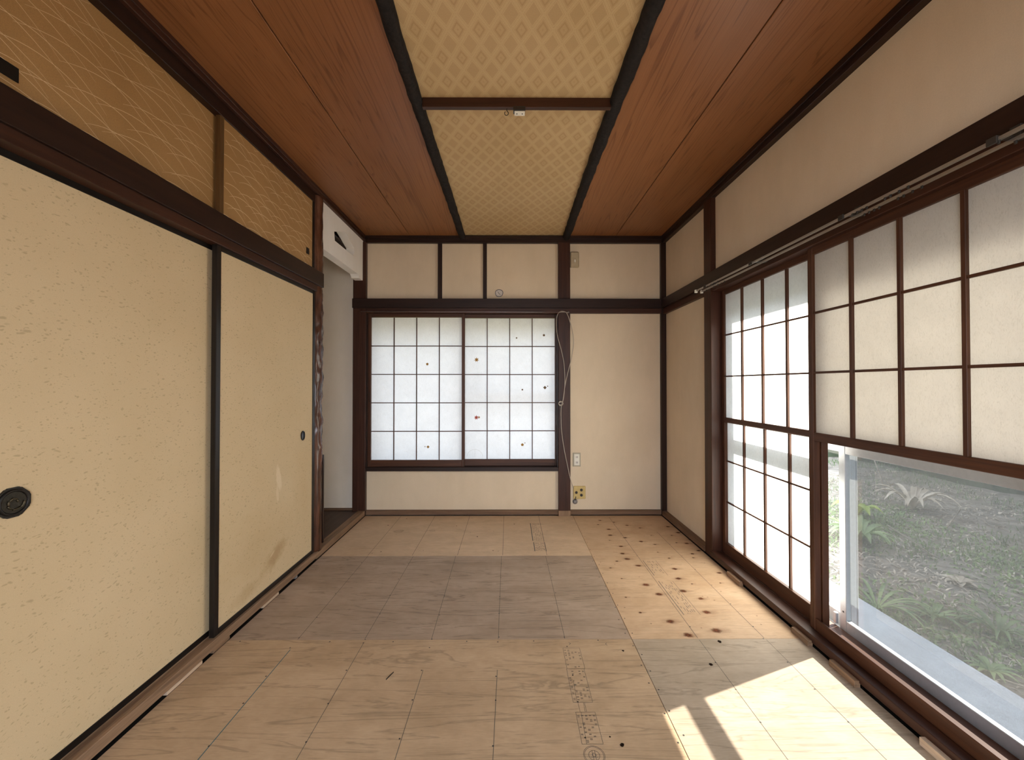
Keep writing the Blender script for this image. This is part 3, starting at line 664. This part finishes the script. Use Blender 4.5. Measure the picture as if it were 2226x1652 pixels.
# ------------------------------------------------------------------ paper screens
def shoji(name, label, wall, u0, u1, d, z0, z1, cols, rows_z, mid=None, group=None, st=.030, top=.032, bot=.058, paper=None, u_paper=None, fw='shoji', bar=.0085, lip=False, vbar=None):
    """wall 'x': screen along the back wall (u = x, depth = y); wall 'y': along the right wall (u = y, depth = x)"""
    def bb(a, b, d0, d1, c, e_): return (a, b, d0, d1, c, e_) if wall == 'x' else (d0, d1, a, b, c, e_)
    ua = wall; paper = paper or M_PAPER; vbar = vbar or bar
    loc = ((u0 + u1) / 2, d + .015, z0) if wall == 'x' else (d + .015, (u0 + u1) / 2, z0)
    e = empty(name, loc); tag(e, label, 'paper screen', group)
    th = .030
    for (a, b) in ((u0, u0 + st), (u1 - st, u1)):
        box('stile', *bb(a, b, d, d + th, z0, z1), wood(fw, 'z'), e, .002)
    box('top_rail', *bb(u0 + st, u1 - st, d + .001, d + th - .001, z1 - top, z1), wood(fw, ua), e, .002)
    if lip: boxes('bottom_rail', [bb(u0 + st, u1 - st, d + .001, d + .010, z0, z0 + bot), bb(u0 + st, u1 - st, d + .010, d + th - .001, z0, z0 + bot - .034)], wood(fw, ua), e, .0015)
    else: box('bottom_rail', *bb(u0 + st, u1 - st, d + .001, d + th - .001, z0, z0 + bot), wood(fw, ua), e, .002)
    pa, pb = u0 + st, u1 - st
    if mid: box('middle_rail', *bb(pa, pb, d + .001, d + th - .001, mid[0], mid[1]), wood(fw, ua), e, .002)
    pts_u = [pa + (pb - pa) * k / cols for k in range(cols + 1)]
    dp = d + .019
    bands = [(rz, dd) for rz, dd in rows_z]
    for rz, dd in bands:                       # each band: list of z lines from top to bottom, depth of its paper
        zt, zb = rz[0], rz[-1]
        for u in pts_u[1:-1]:
            box('lattice_bar', *bb(u - vbar / 2, u + vbar / 2, d + dd - .012, d + dd, zb, zt), wood(fw, 'z'), e, .0008)
        for z in rz[1:-1]:
            box('lattice_bar', *bb(pa, pb, d + dd - .010, d + dd - .0005, z - bar / 2, z + bar / 2), wood(fw, ua), e, .0008)
        for i in range(len(rz) - 1):
            for k in range(cols):
                a, b, c, f = pts_u[k], pts_u[k + 1], rz[i + 1], rz[i]; y = d + dd + .0008
                v = [(a, y, c), (b, y, c), (b, y, f), (a, y, f)] if wall == 'x' else [(y, a, c), (y, b, c), (y, b, f), (y, a, f)]
                mesh('paper_pane', v, [[0, 1, 2, 3]], paper, e)
    return e
zr = [1.752 - (1.752 - .486) * k / 5 for k in range(6)]
sb1 = shoji('shoji_screen', 'left papered screen of the back window with two ochre leaf patches', 'x', -1.262, -.404, 3.612, .428, 1.786, 4, [(zr, .020)], None, 'screens of the back window', st=.026, bar=.0075, paper=M_PAPER_B)
sb2 = shoji('shoji_screen', 'right papered screen of the back window with several maple leaf patches', 'x', -.436, .428, 3.650, .428, 1.786, 4, [(zr, .020)], None, 'screens of the back window', st=.026, bar=.0075, paper=M_PAPER_B)
zu = [1.747, 1.480, 1.209, .938]; zl = [.915, .655, .386, .122]
sr1 = shoji('shoji_screen', 'farther right-hand screen fully papered and bright with sunlight', 'y', 1.835, 2.700, 1.408, .048, 1.780, 4, [(zu, .012), (zl, .020)], (.908, .940), 'screens of the right wall', paper=M_PAPER, bot=.074, bar=.009, vbar=.014)
sr2 = shoji('shoji_screen', 'nearer right-hand screen raised open at the bottom over clear glass', 'y', .990, 1.872, 1.376, .046, 1.780, 4, [(zu, .012)], (.900, .938), 'screens of the right wall', paper=M_PAPER_NEAR, bot=.056, bar=.010, vbar=.014, top=.034, lip=True)
# raised inner sash of the nearer screen: a second papered lattice behind the first
pu = [1.022 + (1.842 - 1.022) * k / 4 for k in range(5)]
for k in range(4):
    for i in range(3):
        a, b, c, f = pu[k], pu[k + 1], zu[i + 1], zu[i]
        mesh('raised_paper_pane', [(1.436, a, c), (1.436, b, c), (1.436, b, f), (1.436, a, f)], [[0, 1, 2, 3]], M_PAPER_NEAR, sr2)
box('pull', -1.2505, -1.246, 3.6095, 3.6125, 1.00, 1.09, M_STEEL, sb1, .0005)
# maple leaf patches glued over holes
def leaf(e, px, py, r, m, y, star=False, n=7):
    x = (px - 1109) / F_PX * y; z = CAM_H - (py - 836) / F_PX * y; pts = []
    for k in range(2 * n):
        rr = r if k % 2 == 0 else r * (.42 if star else .72); a = PI / 2 + PI * k / n
        pts.append((x + rr * math.cos(a), z + rr * math.sin(a)))
    o = poly_prism('leaf_patch', pts, 'y', y - .0012, y - .0004, m, e); o['label'] = {M_MAPLE_R: 'red', M_MAPLE_O: 'ochre', M_MAPLE_B: 'brown'}[m] + ' leaf-shaped paper patch'
yA, yB_ = 3.6325, 3.6705
leaf(sb1, 929, 791.5, .0135, M_MAPLE_O, yA, False, 5); leaf(sb1, 931, 971, .0135, M_MAPLE_O, yA, False, 4); leaf(sb1, 924.5, 970.5, .005, M_MAPLE_B, yA)
leaf(sb2, 1036, 782, .025, M_MAPLE_O, yB_, True, 7); leaf(sb2, 1035.5, 907.5, .024, M_MAPLE_R, yB_, True, 7); leaf(sb2, 1041.5, 907, .013, M_MAPLE_O, yB_, True, 6)
leaf(sb2, 1123, 734.5, .008, M_MAPLE_B, yB_); leaf(sb2, 1182.5, 728.5, .0125, M_MAPLE_B, yB_, False, 5); leaf(sb2, 1135.5, 847, .009, M_MAPLE_B, yB_); leaf(sb2, 1184.5, 842.5, .016, M_MAPLE_B, yB_, False, 4); leaf(sb2, 1190.5, 839.5, .006, M_MAPLE_B, yB_)
leaf(sb2, 1135.5, 966.5, .0145, M_MAPLE_O, yB_, False, 5); leaf(sb2, 1141, 962.5, .005, M_MAPLE_B, yB_)
def pencil_arc(cx, cz, r, a0, a1):
    return [((cx + r * math.cos(a), yB_ - .001, cz + r * math.sin(a)), .0016) for a in [a0 + (a1 - a0) * k / 16 for k in range(17)]]
strips('pencil_drawing', [pencil_arc(-.318, .500, .072, .1, PI - .1), [((-.318, yB_ - .001, .50), .0014), ((-.318, yB_ - .001, .57), .0014)]], (0, 1, 0), simple('faint_pencil', (.42, .40, .33), .8), sb2)

# ------------------------------------------------------------------ aluminium windows and outside
def sash(parent, wall, u0, u1, d, z0, z1, mids=(), st=.034, bot=.052, top=.035, th=.022, part='sash_rail'):
    def bb(a, b, c, f): return (a, b, d, d + th, c, f) if wall == 'x' else (d, d + th, a, b, c, f)
    box('sash_stile', *bb(u0, u0 + st, z0, z1), M_ALU, parent, .002); box('sash_stile', *bb(u1 - st, u1, z0, z1), M_ALU, parent, .002)
    box(part, *bb(u0 + st, u1 - st, z0, z0 + bot), M_ALU, parent, .002); box(part, *bb(u0 + st, u1 - st, z1 - top, z1), M_ALU, parent, .002)
    for (a, b) in mids: box(part, *bb(u0 + st, u1 - st, a, b), M_ALU, parent, .002)
    y = d + th / 2; a, b = u0 + st, u1 - st; zs = [z0 + bot] + [q for m in mids for q in m] + [z1 - top]
    for i in range(0, len(zs), 2):
        c, f = zs[i], zs[i + 1]
        v = [(a, y, c), (b, y, c), (b, y, f), (a, y, f)] if wall == 'x' else [(y, a, c), (y, b, c), (y, b, f), (y, a, f)]
        mesh('glass_pane', v, [[0, 1, 2, 3]], M_GLASS, parent)
w1 = struct(boxes('window_1', [(1.50, 1.60, .95, .985, .04, 1.78), (1.50, 1.60, 2.685, 2.735, .04, 1.78), (1.50, 1.60, .95, 2.735, 1.73, 1.78), (1.50, 1.60, .95, 2.735, .012, .034)], M_ALU, None, .002), 'aluminium sliding window behind the right screens', 'window')
sash(w1, 'y', .985, 1.862, 1.505, .034, 1.735, [(.842, .915)], .036, .062)
sash(w1, 'y', 1.835, 2.690, 1.535, .034, 1.735, [(.842, .915)], .045, .062)
box('sash_guide', 1.503, 1.506, .985, 1.86, .034, .042, M_ALU, w1, .0005)
o = tube('sash_screw', [(1.5035, 1.842, .13), (1.5055, 1.842, .13)], .004, M_RAIL_DK, w1, 10)
box('sash_latch', 1.492, 1.506, 1.868, 1.884, .06, .11, M_ALU, w1, .002)
o = mesh('insect_screen', [(1.578, .985, .036), (1.578, 1.87, .036), (1.578, 1.87, 1.73), (1.578, .985, 1.73)], [[0, 1, 2, 3]], M_SCREEN, w1); o['label'] = 'grey insect mesh veiling the garden'
boxes('screen_frame', [(1.57, 1.586, .985, 1.0, .036, 1.73), (1.57, 1.586, 1.855, 1.87, .036, 1.73)], M_ALU, w1, .001)
w2 = struct(boxes('window_2', [(-1.34, -1.30, 3.76, 3.86, .38, 1.83), (.45, .49, 3.76, 3.86, .38, 1.83), (-1.30, .45, 3.76, 3.86, 1.79, 1.83), (-1.30, .45, 3.76, 3.86, .38, .42)], M_ALU, None, .002), 'aluminium sliding window behind the back screens', 'window')
sash(w2, 'x', -1.30, -.40, 3.80, .42, 1.79, [], .03, .04)
sash(w2, 'x', -.43, .45, 3.775, .42, 1.79, [(1.045, 1.075)], .03, .04)

def eave(name, label, x0, x1, y0, y1, z0, z1): return struct(boxes(name, [(x0, x1, y0, y1, z0, z1)], M_SHELL, None, 0), label, 'eave')
eave('eave_right', 'roof overhang outside the right window', 1.56, 2.12, YF - 1, 5.0, 2.27, 2.34)
eave('eave_back', 'roof overhang outside the back window', -3.0, 2.12, 3.9, 4.62, 2.42, 2.50)
aw = mesh('window_tint_sheet', [(-1.34, 3.872, 1.86), (.49, 3.872, 1.86), (.49, 3.885, 1.655), (-1.34, 3.885, 1.655)], [[0, 1, 2, 3]], M_TINT); struct(aw, 'added green visor outside the top of the back window', 'tinter')  # green sheet added to tint the top of the window paper

GZ = -.42
gd = bmesh.new(); bmesh.ops.create_grid(gd, x_segments=90, y_segments=90, size=15)
for v in gd.verts:
    v.co.x += 6; v.co.y += 4
    h = .10 * mnoise.noise(Vector((v.co.x * .5, v.co.y * .5, 0))) + .04 * mnoise.noise(Vector((v.co.x * 2, v.co.y * 2, 3)))
    v.co.z = GZ + (h if (v.co.x > 2.3) else 0) + max(0, v.co.x - 5) * .05
    if v.co.x < 2.2: v.co.z = GZ - .03
me = bpy.data.meshes.new('ground'); gd.to_mesh(me); gd.free()
struct(link('ground', me, M_SOIL), 'bare earth of the garden outside', 'ground')
struct(box('trim_94', 1.56, 2.44, YF, 6.0, GZ - .1, -.335, M_CONC, None, .004), 'pale concrete apron along the outside of the house', 'concrete apron')

def hedge():  # added sun blocker in hedge form, keeps the garden shaded
    V, Fc = [], []; ny, nz = 90, 40
    for i in range(ny + 1):
        for j in range(nz + 1):
            y = -6 + 22 * i / ny; t = j / nz
            top = 5.0 + .12 * mnoise.noise(Vector((y * .8, 2, 0)))
            z = GZ - .3 + (top - GZ + .3) * min(1, t / .8); x = 6.6 if t < .8 else 6.6 + 1.2 * (t - .8) / .2
            b = .35 * mnoise.noise(Vector((y * 1.2, z * 1.2, 0))) + .16 * mnoise.noise(Vector((y * 4, z * 4, 5)))
            V.append((x + (abs(b) if t < .8 else b * .2), y, z - (.15 * abs(b) if t >= .8 else 0)))
    for i in range(ny):
        for j in range(nz): a = i * (nz + 1) + j; Fc.append([a, a + 1, a + nz + 2, a + nz + 1])
    o = mesh('shade_hedge', V, Fc, simple('shade_hedge_green', (.045, .058, .035), .9, 0, .6, 5, .5, .1), None, True); struct(o, 'added dark hedge blocking the sun from the garden', 'hedge')
hedge()
def gz(x, y): return GZ + .10 * mnoise.noise(Vector((x * .5, y * .5, 0))) + .04 * mnoise.noise(Vector((x * 2, y * 2, 3))) + max(0, x - 5) * .05
def blades(name, label, n, hmin, hmax, w, mat, area, cat, dens=None, curl=1.0):
    V, Fc = [], []
    for _ in range(n):
        x, y = random.uniform(*area[0]), random.uniform(*area[1])
        if dens is not None and mnoise.noise(Vector((x * 1.3 + dens, y * 1.3, dens))) < random.uniform(-.3, .25): continue
        z = gz(x, y) - .005; h = random.uniform(hmin, hmax); a = random.uniform(0, 2 * PI); ln = random.uniform(.3, 1.2) * curl
        d = Vector((math.cos(a), math.sin(a), 0)); s = Vector((-d.y, d.x, 0)) * w * random.uniform(.6, 1.3); b = len(V)
        p0 = Vector((x, y, z)); p1 = p0 + d * h * ln * .35 + Vector((0, 0, h * .7)); p2 = p0 + d * h * ln + Vector((0, 0, h * random.uniform(.5, 1.0)))
        V += [p0 - s * .6, p0 + s * .6, p1 + s, p1 - s, p2]; Fc += [[b, b + 1, b + 2, b + 3], [b + 3, b + 2, b + 4]]
    return tag(mesh(name, V, Fc, mat), label, cat, None, 'stuff')
A1 = ((2.5, 8.0), (1.6, 8.5))
blades('lawn_grass', 'low green grass and weeds covering the garden', 26000, .02, .085, .0035, M_GRASS, A1, 'grass', 1.7)
blades('weed_leaves', 'broad bright weed leaves scattered over the garden', 13000, .015, .05, .008, M_LEAF, ((2.46, 5.0), (1.6, 5.6)), 'weeds', 5.1, 1.3)
blades('dry_litter', 'dry straw and fallen leaves lying on the earth', 14000, .006, .03, .006, M_DRY, ((2.46, 6.5), (1.6, 7)), 'leaf litter', None, 4.0)
def tuft(label, px, py, n, L, w, mat, up=.5, grp=None):
    y = F_PX * (CAM_H - GZ) / (py - 836); x = (px - 1109) / F_PX * y; z = gz(x, y)
    e = empty('garden_plant', (x, y, z)); tag(e, label, 'plant', grp)
    for k in range(n):
        a = 2 * PI * k / n + random.uniform(-.25, .25); d = Vector((math.cos(a), math.sin(a), 0)); s = Vector((-d.y, d.x, 0)); l = L * random.uniform(.7, 1.15)
        V, Fc = [], []
        for i in range(7):
            t = i / 6; p = Vector((x, y, z)) + d * l * t * .9 + Vector((0, 0, l * (up * 1.6 * t - up * 1.3 * t * t)))
            ww = w * math.sin(PI * min(.98, t * .9 + .08)); V += [p - s * ww + Vector((0, 0, ww * .35)), p - Vector((0, 0, ww * .2)), p + s * ww + Vector((0, 0, ww * .35))]
        for i in range(6): b = 3 * i; Fc += [[b, b + 1, b + 4, b + 3], [b + 1, b + 2, b + 5, b + 4]]
        mesh('leaf', V, Fc, mat, e, True)
    return e
tuft('spiky fan-leaved plant beside the concrete apron', 1905, 1310, 17, .36, .012, M_LEAF, .55)
tuft('broad-leaved bush farthest along the window edge', 1868, 1185, 16, .40, .032, M_LEAF, .9)
tuft('lime green sprig beside the window frame', 1862, 1130, 7, .26, .05, M_LEAFY, 1.1)
tuft('low weed clump in the middle of the garden', 2030, 1330, 14, .20, .014, M_LEAF, .5)
tuft('grassy clump at the right edge of the glass', 2170, 1370, 15, .26, .012, M_GRASS, .8)
tuft('pale dry leaf clump lying on the earth', 2085, 1262, 9, .14, .03, M_DRY, .35)
tuft('small weed near the right end of the apron', 2150, 1440, 13, .15, .012, M_LEAF, .5)
tuft('dried brown bush in the far garden', 1985, 1110, 16, .45, .03, M_DRY, 1.0)
def twig(label, pts, r):
    o = tube('fallen_twig', [Vector(p) for p in pts], r, M_TWIG, None, 6); tag(o, label, 'twig')
def gpt(px, py, dz=0):
    y = F_PX * (CAM_H - GZ) / (py - 836); x = (px - 1109) / F_PX * y; return (x, y, gz(x, y) + dz)
twig('long pale twig lying across the weeds', [gpt(1930, 1155, .05), gpt(1985, 1190, .04), gpt(2030, 1212, .02)], .006)
twig('thin upright twig at the far edge of the garden', [gpt(1925, 1075, .02), gpt(1915, 1068, .22), gpt(1900, 1062, .45)], .009)
twig('short pale twig near the dry leaves', [gpt(2060, 1150, .03), gpt(2090, 1130, .10)], .006)

# ------------------------------------------------------------------ fittings
# double curtain rail on the right
e = empty('curtain_rail', (1.29, 1.6, 1.79)); tag(e, 'double nickel curtain rail along the right wall', 'curtain rail')
for k, (x, yend) in enumerate(((1.265, 2.752), (1.309, 2.764))):
    r = boxes('rail', [(x - .0042, x + .0042, .35, yend, 1.790, 1.7955), (x - .0042, x - .0026, .35, yend, 1.7865, 1.791), (x + .0026, x + .0042, .35, yend, 1.7865, 1.791)], M_RAIL, e, .0006)
    boxes('end_cap', [(x - .009, x + .009, yend - .004, yend + .010, 1.779, 1.800)], M_WHITEPL, e, .002)
for y in (2.62, 2.12, 1.535, 1.05):
    boxes('bracket', [(1.258, 1.345, y - .010, y + .010, 1.797, 1.801), (1.320, 1.3275, y - .012, y + .012, 1.797, 1.832), (1.256, 1.262, y - .012, y + .012, 1.781, 1.80)], M_RAIL_DK, e, .0008)
for x in (1.265, 1.309):
    for y in [2.70, 2.60, 2.55, 2.51, 2.47, 1.49, 1.47, 1.45, 1.43, 1.36, 1.34, 1.31, 1.28, 1.04]:
        box('runner', x - .0025, x + .0025, y - .003, y + .003, 1.778, 1.7875, M_RAIL_DK, e, .0008)
# curtain wire at the back window
o = tube('curtain_wire', [(-1.31, 3.552, 1.793), (-.6, 3.552, 1.7905), (-.1, 3.552, 1.790), (.52, 3.552, 1.788)], .0016, M_RAIL); tag(o, 'thin metal curtain wire above the back window', 'curtain wire')
for x in (-1.30, .51): tube('wire_hook', [(x, 3.575, 1.797), (x, 3.552, 1.793)], .0025, M_RAIL, o, 6)
# hanging cable
def bp(px, py, y=3.572): return ((px - 1109) / F_PX * y, y, CAM_H - (py - 836) / F_PX * y)
e = empty('hanging_cable', bp(1246, 1058)); tag(e, 'looped pale cable hanging over the post beside the back window', 'cable')
def cab(pts): return tube('cable', smooth_path([bp(p[0], p[1], p[2] if len(p) > 2 else 3.572) for p in pts], 6), .0030, M_CABLE, e, 7)
cab([(1236, 680), (1222, 676), (1213, 682), (1209.5, 700), (1212, 730), (1220, 760), (1226, 790), (1228, 830), (1225, 865), (1221, 880)])
cab([(1216, 679), (1231, 679), (1241, 705), (1247, 738), (1243, 775), (1234, 812), (1228, 840), (1224, 868), (1220, 885), (1219.5, 910), (1221, 940), (1226, 975), (1233, 1010), (1240, 1042), (1246, 1060, 3.60)])
for k in range(3): tube('cable_knot', [bp(1219 + 5 * math.cos(a), 877 + (3 + k) * math.sin(a), 3.568 - .002 * k) for a in [2 * PI * j / 12 for j in range(12)]], .0026, M_CABLE, e, 6, True)
# outlets and boxes on the back wall
Y0 = YB
def fit(name, label, cat, x0, x1, z0, z1): e = empty(name, ((x0 + x1) / 2, Y0, z0)); return tag(e, label, cat)
e = fit('wall_outlet', 'white twin socket outlet beside the dark post', 'outlet', .556, .626, .428, .55)
box('cover_plate', .556, .626, Y0 - .008, Y0, .428, .55, simple('outlet_frame', (.40, .355, .26), .45), e, .003)
box('socket_insert', .567, .615, Y0 - .0115, Y0 - .007, .440, .538, M_WHITEPL, e, .003)
for zc in (.513, .465):
    box('socket_face', .577, .605, Y0 - .013, Y0 - .0105, zc - .016, zc + .016, M_WHITEPL, e, .002)
    for xx in (.585, .597): box('slot', xx - .0018, xx + .0018, Y0 - .0136, Y0 - .012, zc - .008, zc + .008, M_BLACKPL, e, 0)
e = fit('terminal_plate', 'yellowed square plate with three round holes near the floor', 'outlet', .560, .668, .142, .256)
box('cover_plate', .560, .668, Y0 - .012, Y0, .142, .256, M_YELLOWPL, e, .004)
for (px, py) in ((1252.5, 1070), (1263.5, 1064.5), (1263.5, 1075.8)):
    p = bp(px, py, Y0 - .012); disc('hole', (p[0], Y0 - .0122, p[2]), .0115, 'y', M_BLACKPL, e, .003, 18)
    tube('hole_rim', [(p[0] + .0125 * math.cos(a), Y0 - .0130, p[2] + .0125 * math.sin(a)) for a in [2 * PI * j / 18 for j in range(18)]], .0014, simple('plate_rim', (.36, .25, .09), .45), e, 6, True)
p = bp(1250, 1090, Y0 - .012); pl = tube('cable_plug', [(p[0], Y0, p[2]), (p[0], Y0 - .012, p[2]), (p[0], Y0 - .02, p[2] - .002), (p[0], Y0 - .026, p[2] - .003)], [.022, .022, .017, .006], M_GREYPL, None, 14); tag(pl, 'dark grey round plug under the yellowed plate', 'plug')
tube('plug_pin', [(p[0] - .004, Y0 - .022, p[2] + .004), (p[0] + .004, Y0 - .018, p[2] + .034), (p[0] + .006, Y0 - .013, p[2] + .046)], .0035, M_BLACKPL, pl, 7)
e = fit('junction_box', 'small beige box high on the wall beside the post', 'box', .534, .612, 2.197, 2.335)
box('box_body', .534, .612, Y0 - .026, Y0, 2.197, 2.335, M_BEIGEPL, e, .006); box('box_lid', .540, .606, Y0 - .031, Y0 - .025, 2.203, 2.329, M_BEIGEPL, e, .004)
box('toggle', .566, .580, Y0 - .040, Y0 - .030, 2.236, 2.262, M_WHITEPL, e, .003); box('toggle_seat', .556, .590, Y0 - .0335, Y0 - .030, 2.225, 2.275, M_BEIGEPL, e, .002)
p = bp(1085, 637, Y0)
e = tag(empty('pipe_hole_cover', p), 'round pipe-hole cap on the wall above the back window', 'wall cap')
disc('cap_disc', (p[0], Y0 - .003, p[2]), .030, 'y', simple('clear_film', (.58, .53, .48), .25), e, .006, 28)
tube('cap_rim', [(p[0] + (.033 + .0015 * math.sin(a * 3)) * math.cos(a), Y0 - .005, p[2] + (.033 + .002 * math.cos(a * 2)) * math.sin(a)) for a in [2 * PI * j / 30 for j in range(30)]], .0035, M_GREYPL, e, 7, True)
tube('cap_crease', [(p[0] - .012, Y0 - .007, p[2] + .012), (p[0] - .004, Y0 - .0085, p[2] - .002), (p[0] + .010, Y0 - .007, p[2] - .014)], .002, M_GREYPL, e, 6)
# ceiling rose and hook under the cross bar
xc = (1129 - 1109) / F_PX * 1.857
e = tag(empty('ceiling_socket', (xc, 1.857, 2.411)), 'small lamp socket with two holes under the ceiling cross bar', 'lamp socket')
box('socket_body', xc - .0275, xc + .0275, 1.853, 1.882, 2.414, 2.4355, M_BLACKPL, e, .002)
box('socket_base', xc - .022, xc + .026, 1.856, 1.886, 2.410, 2.4145, M_WHITEPL, e, .001)
for dx in (-.011, .014): tube('hole', [(xc + dx, 1.871, 2.4092), (xc + dx, 1.871, 2.4105)], .0032, M_BLACKPL, e, 10)
xh = (1101 - 1109) / F_PX * 1.868
o = tube('ceiling_hook', smooth_path([(xh + .002, 1.868, 2.434), (xh + .002, 1.868, 2.422), (xh + .009, 1.868, 2.412), (xh + .004, 1.868, 2.402), (xh - .005, 1.868, 2.402), (xh - .009, 1.868, 2.410), (xh - .006, 1.868, 2.418)], 5), .0016, M_STEEL); tag(o, 'tiny metal hook beside the lamp socket', 'hook')
# shims under the thresholds
def shim(label, x0, x1, y0, y1, z1, m, grp): return tag(box('wooden_shim', x0, x1, y0, y1, 0, z1, m, None, .001), label, 'wood block', grp)
R_ = wood('raw', 'y'); B2 = wood('base', 'y')
shim('pale wood shim under the left threshold below the nearer panel', -1.31, -1.2735, 1.529, 1.703, .0135, R_, 'shims under the left threshold')
shim('pale wood shim under the left threshold below the farther panel', -1.31, -1.2735, 2.118, 2.259, .0135, R_, 'shims under the left threshold')
shim('brown wood packing under the left threshold where the two panels meet', -1.31, -1.2738, 1.765, 1.868, .0135, wood('sill', 'y'), 'shims under the left threshold')
shim('tiny grey shim under the left threshold near the log post', -1.31, -1.2738, 2.435, 2.456, .0135, M_GREYPL, 'shims under the left threshold')
for lab, a, b in (('pale block at the right threshold nearest the viewer', 1.200, 1.312), ('brown block at the right threshold beside the sunlit patch', 1.556, 1.680), ('brown block at the right threshold below the nearer screen edge', 1.800, 1.905), ('thin brown block at the right threshold below the farthest screen', 2.335, 2.470)):
    shim(lab, 1.312, 1.3345, a, b, .026, R_ if a < 1.3 else wood('sill', 'y'), 'blocks along the right threshold')
o = strips('dark_splinter', [[((*fpt(843, 1470), .0008), .0036), ((*fpt(858, 1457), .0008), .0044)]], (0, 0, 1), M_STEEL)
bpy.data.objects.remove(o)
a, b = fpt(842, 1472), fpt(858, 1456)
o = tube('dark_splinter', [(a[0], a[1], .0022), ((a[0] + b[0]) / 2, (a[1] + b[1]) / 2 + .001, .0024), (b[0], b[1], .0022)], [.0016, .0022, .0014], M_STEEL, None, 6); tag(o, 'thin dark splinter lying on the nearer plywood sheet', 'splinter')
